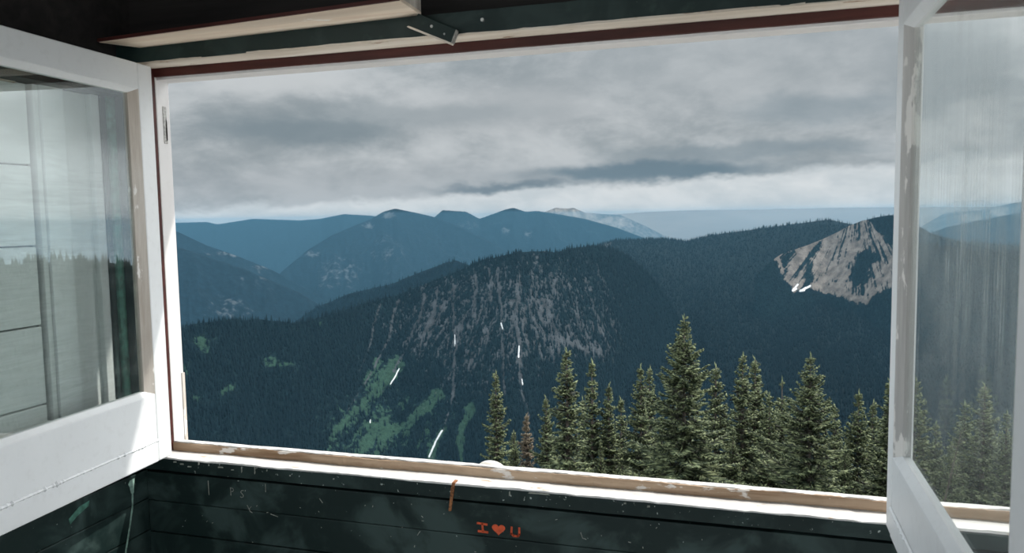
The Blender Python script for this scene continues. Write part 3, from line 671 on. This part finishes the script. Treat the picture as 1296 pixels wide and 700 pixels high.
# ------------------------------------------------------------------ forests: cones of distant conifers standing on the slopes
def forest_mat(name, a, b):
    m, t = mat(name); g = t.n('ShaderNodeNewGeometry'); 
    col = t.mix(g.outputs['Random Per Island'], a, b)
    t.out(t.pbsdf(col, .95, spec=.05)); MT[name] = m
forest_mat('shaded_conifers', (.0012, .0036, .0055), (.0036, .0090, .0118))  # darker copy of the distant conifers, deeper shade painted into the colour
forest_mat('distant_conifers', (.0018, .0052, .0075), (.0055, .0130, .0165))
def sample(G, nb, n, rng, weight=None, v_lo=0.):
    """n points on the viewer-facing grid, weighted by ground area"""
    S = G[:, nb:]; e1 = S[1:, :-1] - S[:-1, :-1]; e2 = S[:-1, 1:] - S[:-1, :-1]
    A = np.linalg.norm(np.cross(e1, e2), axis=-1)
    if weight is not None: A = A * weight[:-1, nb:-1]
    p = A.reshape(-1) / A.sum(); k = rng.choice(p.size, n, p=p); i, j = np.unravel_index(k, A.shape)
    a, b = rng.random(n)[:, None], rng.random(n)[:, None]
    return S[i, j] * (1 - a) * (1 - b) + S[i + 1, j] * a * (1 - b) + S[i, j + 1] * (1 - a) * b + S[i + 1, j + 1] * a * b
def forest(name, pts, hmin, hmax, rng, label, ratio=.17, m='distant_conifers'):
    n = len(pts); h = rng.uniform(hmin, hmax, n) * rng.choice([.7, 1., 1.15], n); r = h * ratio * rng.uniform(.75, 1.25, n); a0 = rng.uniform(0, 6.28, n)
    loc = pts.mean(0); k = 5
    V = np.empty((n, k + 1, 3))
    for q in range(k):
        V[:, q, 0] = pts[:, 0] + r * np.cos(a0 + q * 2 * math.pi / k); V[:, q, 1] = pts[:, 1] + r * np.sin(a0 + q * 2 * math.pi / k); V[:, q, 2] = pts[:, 2] - .12 * h
    V[:, k] = pts; V[:, k, 2] += h; V -= loc
    base = np.arange(n)[:, None] * (k + 1)
    T = np.concatenate([np.stack([base[:, 0] + q, base[:, 0] + (q + 1) % k, base[:, 0] + k], -1)[:, None] for q in range(k)], 1).reshape(-1, 3)
    me = bpy.data.meshes.new(name); me.vertices.add(n * (k + 1)); me.vertices.foreach_set('co', V.reshape(-1).astype(np.float32))
    me.loops.add(T.size); me.loops.foreach_set('vertex_index', T.reshape(-1).astype(np.int32)); me.polygons.add(len(T)); me.polygons.foreach_set('loop_start', np.arange(0, T.size, 3, dtype=np.int32))
    me.update(calc_edges=True); me.materials.append(MT[m]); o = bpy.data.objects.new(name, me); o.location = loc; link(o)
    return tag(o, label, 'forest', None, 'stuff')
rg = np.random.default_rng(3)
w6 = np.clip(1 - 1.15 * LAND['R6'][2][..., 0] - 1.5 * LAND['R6'][2][..., 1] - 3 * LAND['R6'][2][..., 2], 0, 1) ** 1.2 + .05
X, Y = pxy(G6); w6 = w6 * (Y < 640) * (X > 150)
w6 = w6 * (1 - .45 * blob(X, Y, 640, 400, 110, 80))
forest('mountain_forest', sample(G6, nb6, 42000, rg, w6), 9, 17, rg, 'dense dark conifer forest clothing the slopes of the cliff mountain')
crest6 = np.repeat(G6[:, nb6], 3, 0)[::1]; 
X, Y = pxy(G7); w7 = (Y < 645) * (X > 620) * (X < 1330) * 1.0; w7 = w7 * (1 + 2.5 * np.clip((Y - 330) / 120, 0, 1))
forest('basin_forest', sample(G7, nb7, 52000, rg, w7), 10, 18, rg, 'unbroken dark conifer forest filling the basin behind the near firs', m='shaded_conifers')
X, Y = pxy(G8); w8 = np.clip(1 - 2.2 * cv[..., 0] - 3 * cv[..., 2], 0, 1) + .004
forest('peak_forest', sample(G8, nb8, 9000, rg, w8), 8, 15, rg, 'dark conifers on the sides and shoulder of the scree peak')
G5, nb5 = LAND['R5']; forest('foothill_forest', sample(G5, nb5, 14000, rg, None), 12, 20, rg, 'teal dark conifers covering the foothill behind the cliffs')
forest('rise_forest', sample(GR, 8, 12000, rg, None), 9, 16, rg, 'dark conifers on the wooded rise mirrored in the left sash')

# near hillside the firs stand on
def ground_z(x, y): return -.35 - .50 * np.maximum(0, y - .8) ** 1.0 - .0009 * np.maximum(0, y - 20) ** 2 + .05 * np.minimum(x, 60)* np.clip(y / 20, 0, 1)
gx = np.linspace(-60, 70, 90); gy = np.concatenate([np.linspace(.25, 40, 60), np.linspace(42, 140, 20)])
gX, gY = np.meshgrid(gx, gy, indexing='ij'); GH = np.stack([gX, gY, ground_z(gX, gY) + .5 * (fbm(gX / 6, gY / 6, 91, 4) - .5) * np.clip(gY / 3, 0, 1)], -1)
GH = np.concatenate([GH, GH[:, -1:] + np.array([0, 30., -60])], 1)
o = grid_mesh('ground', GH, 'forest_floor', cover(GH)); tag(o, kind='structure')
gm2 = MB().box(-60, 70, -40, 1.4, -3.2, -.36); o = build('bounce_terrace', gm2, 'bounce_rock'); tag(o, kind='structure')  # pale terrace added out of view to throw light up through the windows
dk_ = MB()
for i in range(8): dk_.box(-1.4, 5.2, .12 + i * .145, .255 + i * .145, -.10, -.06)
o = build('bounce_deck', dk_, 'bounce_boards'); tag(o, kind='structure')  # unseen deck added to bounce sun up onto header and board

# ------------------------------------------------------------------ near firs
def needle_mat(name, dark, lite):
    m, t = mat(name); g = t.n('ShaderNodeNewGeometry'); c = t.coord()
    r = t.math('ADD', t.math('MULTIPLY', g.outputs['Random Per Island'], .6), t.math('MULTIPLY', t.noise(c, 2.5, 3), .4))
    col = t.mix(t.step(r, .28, .85), dark, lite)
    p = t.pbsdf(col, .7, spec=.3); tr = t.n('ShaderNodeBsdfTranslucent'); t.set(tr.inputs[0], col)
    s = t.n('ShaderNodeMixShader', i_0=.08); t.set(s.inputs[1], p); t.set(s.inputs[2], tr.outputs[0]); t.out(s.outputs[0]); MT[name] = m
needle_mat('fir_needles', (.018, .032, .016), (.24, .275, .14))
needle_mat('dry_needles', (.10, .075, .05), (.24, .20, .14))
flat('dark_twigs', (.030, .032, .022), .9, 0, 20, .4)
wood('fir_bark', (.07, .055, .045), (.16, .13, .11), (1, 1, .2))
def tri_mesh(name, V, T, m):
    me = bpy.data.meshes.new(name); me.vertices.add(len(V)); me.vertices.foreach_set('co', V.reshape(-1).astype(np.float32))
    me.loops.add(T.size); me.loops.foreach_set('vertex_index', T.reshape(-1).astype(np.int32)); me.polygons.add(len(T)); me.polygons.foreach_set('loop_start', np.arange(0, T.size, 3, dtype=np.int32))
    me.update(calc_edges=True); me.materials.append(MT[m]); return me
def spindles(A, B, r, rng):
    """slender three-sided sprays from A to B, thickest near the middle"""
    n = len(A); t = B - A; L = np.linalg.norm(t, axis=1, keepdims=True); t = t / np.maximum(L, 1e-6)
    ref = rng.normal(0, 1, (n, 3)); e1 = np.cross(t, ref); e1 /= np.linalg.norm(e1, axis=1, keepdims=True) + 1e-9; e2 = np.cross(t, e1)
    V = np.empty((n, 5, 3)); V[:, 0] = A; V[:, 4] = B; mid = A + (B - A) * .5
    for q in range(3):
        a = 2 * math.pi * q / 3; V[:, 1 + q] = mid + (e1 * math.cos(a) + e2 * math.sin(a)) * r[:, None]
    b = (np.arange(n) * 5)[:, None]
    T = np.concatenate([b + np.array([[0, 2, 1]]), b + np.array([[0, 3, 2]]), b + np.array([[0, 1, 3]]), b + np.array([[1, 2, 4]]), b + np.array([[2, 3, 4]]), b + np.array([[3, 1, 4]])], 1).reshape(-1, 3)
    return V.reshape(-1, 3), T
def fir_meshes(seed, H, slope, rmax, gap, dry=False, bare_top=0.):
    """a subalpine fir H metres tall: needles, trunk, branches. slope: crown radius gained per metre below the tip"""
    rng = np.random.default_rng(seed); slope *= 1.2; rmax *= 1.2
    As, Bs, rs_ = [], [], []; TA, TB, Tr = [], [], []
    z = H - .22
    for q in range(5): As.append([0, 0, H - .55 + .1 * q]); Bs.append([rng.normal(0, .03), rng.normal(0, .03), H - .15 + .06 * q]); rs_.append(.02)
    while z > .02 * H:
        dpt = H - z; R = min(rmax, .03 + slope * dpt * min(1, .72 + .14 * dpt)) * rng.uniform(.74, 1.16)
        nb_ = int(rng.integers(6, 9)) if dpt > .9 else 5
        if dpt < bare_top: nb_ = int(rng.integers(0, 3))
        ph = rng.uniform(0, 6.28)
        for k in range(nb_):
            a = ph + 2 * math.pi * k / max(nb_, 1) + rng.normal(0, .26); L = R * rng.uniform(.62, 1.24)
            if rng.random() < gap: L *= .45
            el = .55 - min(.85, dpt * .17) + rng.normal(0, .10)        # young branches rise, old ones droop
            zz = z + rng.normal(0, .05)
            ns = max(2, int(L / .075)); s = (np.arange(ns) + 1) / ns
            dir_ = np.array([math.cos(a), math.sin(a), 0]); side = np.array([-math.sin(a), math.cos(a), 0])
            bend = el * L * s + (.24 * L) * s ** 2.2 * (1 if dpt > 1 else .3)
            Pb = dir_[None] * (L * s)[:, None] + np.array([0, 0, 1.])[None] * (zz + bend - .10 * L)[:, None]
            P0 = np.vstack([[0, 0, zz - .02], Pb[:-1]])
            TA += list(P0[::2]); TB += list(np.vstack([Pb[1::2], Pb[-1:]])[:len(P0[::2])]); Tr += [max(.006, .016 * L)] * len(P0[::2])
            for i in range(ns):
                if s[i] < .14 and L > .3: continue
                w = (.27 * L * (1.12 - s[i]) + .075)
                for sg in (-1, 1, 0):
                    for rep in range(3 if sg else 2):
                        fw_ = rng.uniform(.35, .9)
                        tip = Pb[i] + side * sg * w * rng.uniform(.5, 1.15) + dir_ * fw_ * w + np.array([0, 0, rng.normal(.012, .028)])
                        As.append(Pb[i] - dir_ * .02); Bs.append(tip); rs_.append(rng.uniform(.018, .036) * (1 if dpt > .8 else .75))
        # short dark twigs added by the trunk to block light and darken the core
        for k in range(0 if dpt < 1.0 else int(26 * R)):
            a = rng.uniform(0, 6.28); r0 = R * rng.uniform(.05, .45); zz = z + rng.uniform(-.12, .12); p0 = np.array([math.cos(a) * r0, math.sin(a) * r0, zz])
            TA.append(p0); TB.append(p0 + rng.normal(0, .12, 3) * (1, 1, .8)); Tr.append(rng.uniform(.03, .06))
        z -= (.10 + .052 * min(dpt, 3)) * rng.uniform(.75, 1.3)
    V, T = spindles(np.array(As, float), np.array(Bs, float), np.array(rs_), rng)
    nee = tri_mesh('needles', V, T, 'dry_needles' if dry else 'fir_needles')
    # trunk
    nseg, k = 14, 8; zs = np.linspace(-.3, H - .1, nseg); VV = []; TT = []
    for i, zq in enumerate(zs):
        rr = .010 + .012 * (H - zq)
        for q in range(k): VV.append((rr * math.cos(2 * math.pi * q / k), rr * math.sin(2 * math.pi * q / k), zq))
    for i in range(nseg - 1):
        for q in range(k):
            a, b, c, d_ = i * k + q, i * k + (q + 1) % k, (i + 1) * k + (q + 1) % k, (i + 1) * k + q; TT += [(a, b, c), (a, c, d_)]
    V2, T2 = spindles(np.array(TA, float), np.array(TB, float), np.array(Tr), rng)
    return nee, tri_mesh('trunk', np.array(VV), np.array(TT), 'fir_bark'), tri_mesh('branches', V2, T2, 'dark_twigs')
VAR = {
    'spire': (fir_meshes(101, 9., .155, .95, .10), 9.), 'spire2': (fir_meshes(102, 9., .175, 1.05, .18), 9.), 'thin': (fir_meshes(103, 8., .125, .75, .2), 8.),
    'broad': (fir_meshes(104, 10., .30, 2.2, .10), 10.), 'broad2': (fir_meshes(105, 10., .33, 2.3, .16), 10.), 'mid': (fir_meshes(106, 8., .24, 1.5, .15), 8.),
    'mid2': (fir_meshes(107, 8., .22, 1.4, .22), 8.), 'dry': (fir_meshes(108, 7., .14, .7, .35, True), 7.), 'baretop': (fir_meshes(109, 8., .22, 1.3, .25, False, .7), 8.),
}
FIRS = [  # tip x, tip y, distance, kind, width factor, label
    (627, 470, 25, 'spire', 1.05, 'slim fir standing alone at the edge of the group, beside the pale stone'),
    (650, 545, 27, 'mid', .8, 'low bushy fir tucked between the lone slim fir and the reddish dry one'),
    (666, 524, 30, 'dry', 1.1, 'thin reddish half-dry fir beside the lone slim one'),
    (691, 501, 28, 'spire2', 1.0, 'short fir just before the dark steeple-shaped one'),
    (717, 441, 23, 'spire', 1.3, 'dark dense steeple-shaped fir, tallest between the dry fir and the giant'),
    (737, 503, 30, 'spire2', .95, 'small fir half hidden behind the dark steeple-shaped one'),
    (749, 455, 27, 'thin', 1.1, 'very slender fir right after the dark steeple-shaped one'),
    (770, 485, 27, 'spire2', 1.1, 'pale open-branched fir after the very slender one'),
    (786, 503, 31, 'thin', 1.2, 'small background fir before the twin-topped pair'),
    (811, 461, 28, 'spire2', 1.0, 'first of two firs whose tips almost touch, beside the giant fir'),
    (822, 464, 30, 'spire', 1.0, 'second of two firs whose tips almost touch, beside the giant fir'),
    (838, 528, 25, 'mid2', .9, 'bushy lower fir crowded against the giant fir on its shorter side'),
    (866, 399, 21, 'broad', 1.02, 'giant broad fir, by far the tallest of all'),
    (906, 461, 26, 'spire2', 1.15, 'narrow fir leaning close on the far flank of the giant'),
    (892, 545, 22, 'mid', .9, 'low green fir at the foot of the giant, beyond its trunk'),
    (940, 447, 25, 'spire', 1.15, 'taller of the close pair midway between the giant and the bushy big fir'),
    (956, 452, 26, 'spire2', 1.15, 'shorter of the close pair midway between the giant and the bushy big fir'),
    (974, 498, 24, 'mid', .95, 'medium fir filling in after the close pair'),
    (928, 540, 23, 'mid2', .85, 'low fir below the close pair'),
    (990, 478, 27, 'baretop', .9, 'straggly fir with a thin bare crooked top before the bushy big fir'),
    (1026, 447, 20, 'broad2', 1.0, 'bushy big fir, second largest, nearest the rocky peak'),
    (1057, 512, 26, 'spire2', 1.0, 'small pale fir peeping behind the bushy big one'),
    (1087, 494, 25, 'mid2', .95, 'middling fir in the gap before the open sash'),
    (1105, 507, 27, 'spire2', 1.1, 'narrower fir close behind the middling one before the sash'),
    (1127, 480, 23, 'spire2', 1.25, 'fir partly hidden by the edge of the open sash'),
    (1070, 562, 22, 'mid', .8, 'low shrubby fir between the bushy big one and the sash'),
    (1159, 478, 22, 'mid', .95, 'tall fir seen just inside the streaked glass'),
    (1185, 533, 23, 'mid2', .9, 'short fir behind the streaked glass, between two taller ones'),
    (1222, 507, 24, 'mid', .95, 'fir behind the middle of the streaked glass'),
    (1247, 485, 23, 'spire2', 1.3, 'pointed fir behind the streaked glass next to the near stile'),
    (1205, 560, 21, 'mid', .8, 'low fir at the bottom of the streaked glass'),
    (1275, 520, 22, 'mid2', 1.0, 'fir half hidden behind the near stile of the streaked sash'),
    (760, 560, 24, 'mid2', .75, 'low fir under the very slender one, just above the sill'),
    (700, 566, 25, 'mid', .7, 'low fir hugging the foot of the dark steeple-shaped one'),
]
for i, (px, py, D, kind, wf_, lab) in enumerate(FIRS):
    (nee, tru, bra), Hk = VAR[kind]
    tip = at(px, py, D); zg = float(ground_z(tip[0], tip[1])) - .1; h = tip[2] - zg
    if h < 1.5: h = 1.5
    k = h / Hk
    o = thing('fir_tree', (tip[0], tip[1], zg), lab, 'tree', 'firs on the slope below the window'); o.scale = (wf_ * (k if k < 1 else k ** .5), wf_ * (k if k < 1 else k ** .5), k)
    o.rotation_euler.z = (i * 2.399) % 6.283
    for nm, me in (('needles', nee), ('trunk', tru), ('branches', bra)):
        c = bpy.data.objects.new(nm, me); link(c, o)
# leaning dead stem behind the streaked glass
dm = MB(); pA = at(1196, 632, 20.5); pB = at(1217, 545, 20.5)
pA2 = pA + (pA - pB) * .9
dm.cyl(pA2, pB - pA2, .035, float(np.linalg.norm(pB - pA2)), 8, .008)
rr_ = np.random.default_rng(9)
for i in range(9):
    s_ = rr_.uniform(.5, .97); c = pA2 + (pB - pA2) * s_; dm.cyl(c, rr_.normal(0, 1, 3) * (1, 1, .4), .008, rr_.uniform(.1, .28), 5, .003)
o = build('dead_stem', dm, 'fir_bark'); tag(o, 'bare thin dead stem leaning among the firs behind the streaked glass', 'dead tree')

# ------------------------------------------------------------------ haze in the valleys
m, t = mat('valley_haze')
W_ = (.125, .295, .425); DEN = 4.8e-5
v1 = t.n('ShaderNodeVolumeScatter', i_Color=W_, i_Density=DEN, i_Anisotropy=.35); v2 = t.n('ShaderNodeVolumeAbsorption', i_Color=W_, i_Density=DEN)
ad = t.n('ShaderNodeAddShader'); t.set(ad.inputs[0], v1.outputs[0]); t.set(ad.inputs[1], v2.outputs[0]); t.out(vol=ad.outputs[0]); MT['valley_haze'] = m
hz = MB().box(-22000, 22000, 500, 15000, -2500, 62)
o = build('haze', hz, 'valley_haze'); tag(o, 'thin blue haze lying over the valleys and far ranges', 'haze', None, 'stuff')

# ------------------------------------------------------------------ sky and sun
w = bpy.data.worlds.new('World'); scene.world = w; w.use_nodes = True; t = NT(w.node_tree)
tc = t.n('ShaderNodeTexCoord'); sp_ = t.n('ShaderNodeSeparateXYZ'); t.set(sp_.inputs[0], tc.outputs['Generated'])
X_, Y_, Z_ = sp_.outputs
az = t.math('ARCTAN2', X_, Y_); el = t.math('ARCSINE', Z_)
cmb = t.n('ShaderNodeCombineXYZ'); t.set(cmb.inputs[0], az); t.set(cmb.inputs[1], t.math('MULTIPLY', el, 2.0)); q = cmb.outputs[0]
wp = t.noise(q, 5, 4, .6); wp2 = t.noise(q, 11, 4, .6)
azw = t.math('ADD', az, t.math('MULTIPLY', t.math('SUBTRACT', wp, .5), .16)); elw = t.math('ADD', el, t.math('MULTIPLY', t.math('SUBTRACT', wp2, .5), .042))
n1 = t.noise(q, 4.4, 8, .58, .25); n2 = t.noise(q, 11, 8, .6, .2)
body = t.step(t.math('ADD', t.math('MULTIPLY', n1, .6), t.math('MULTIPLY', n2, .4)), .38, .63)
col = t.mix(body, (.285, .33, .357), (.53, .565, .585))
def patch(col, a0, e0, sa, se, c, amt):
    u = t.math('DIVIDE', t.math('SUBTRACT', azw, a0), sa); v = t.math('DIVIDE', t.math('SUBTRACT', elw, e0), se)
    g = t.math('POWER', 2.71828, t.math('MULTIPLY', t.math('ADD', t.math('MULTIPLY', u, u), t.math('MULTIPLY', v, v)), -1.))
    return t.mix(t.math('MULTIPLY', t.step(g, .1, .9), amt), col, c)
col = patch(col, -.44, .045, .45, .03, (.36, .395, .425), .45)
col = patch(col, .02, .19, .30, .07, (.40, .44, .465), .55)
col = patch(col, -.30, .14, .14, .035, (.50, .53, .55), .6)
col = patch(col, -.60, .175, .14, .025, (.56, .59, .605), .8)
col = patch(col, -.55, .112, .13, .022, (.20, .255, .29), .85)
col = patch(col, -.40, .135, .16, .020, (.27, .32, .35), .6)
col = patch(col, .10, .125, .10, .022, (.26, .32, .36), .7)
col = patch(col, .02, .078, .18, .012, (.23, .29, .33), .7)
col = patch(col, -.10, .056, .17, .014, (.145, .215, .265), .92)
col = patch(col, -.27, .038, .11, .009, (.16, .22, .265), .85)
# bright strip under the cloud deck
strip = t.step(t.math('ADD', elw, t.math('MULTIPLY', t.math('ADD', az, .28), -.045)), .040, .028)
brt = t.mix(t.step(n2, .35, .65), (.58, .63, .655), (.72, .75, .76))
col = t.mix(t.math('MULTIPLY', strip, .95), col, brt)
# the cloud deck thins away from this valley: brighter towards the sun, overhead and behind the cabin
sd = Vector((1.6, 1.0, 2.35)).normalized()
dp = t.n('ShaderNodeVectorMath', operation='DOT_PRODUCT'); t.set(dp.inputs[0], tc.outputs['Generated']); dp.inputs[1].default_value = sd
glow = t.step(dp.outputs['Value'], .55, 1.0)
side = t.math('MAXIMUM', t.step(t.math('ABSOLUTE', t.math('ADD', az, .2)), .56, .95), t.step(el, .35, .8))
col = t.mix(side, col, t.mix(body, (1.62, 1.78, 1.89), (2.3, 2.5, 2.62)))
col = t.mix(t.math('MULTIPLY', glow, .8), col, (4.0, 4.0, 3.95))
col = patch(col, .63, .125, .13, .055, (.66, .73, .78), .92)
bg = t.n('ShaderNodeBackground'); t.set(bg.inputs[0], col); bg.inputs[1].default_value = 1.0
wo = t.n('ShaderNodeOutputWorld'); t.set(wo.inputs[0], bg.outputs[0])
w.cycles.sampling_method = 'MANUAL'; w.cycles.sample_map_resolution = 1024

sl = bpy.data.lights.new('sun', 'SUN'); sl.energy = 3.9; sl.angle = math.radians(.8); sl.color = (1., .96, .90)
so = bpy.data.objects.new('sun', sl); COL.objects.link(so); so.rotation_euler = sd.to_track_quat('Z', 'Y').to_euler()

scene.view_settings.view_transform = 'Standard'; scene.view_settings.look = 'None'; scene.view_settings.gamma = 1; scene.view_settings.exposure = 0
scene.view_settings.use_curve_mapping = False
cy = scene.cycles
cy.volume_bounces = 0; cy.max_bounces = 8; cy.diffuse_bounces = 4; cy.glossy_bounces = 4; cy.transparent_max_bounces = 16
cy.use_denoising = True; cy.sample_clamp_indirect = 6.
for o in bpy.data.objects:
    if '_o' in o.keys(): del o['_o']
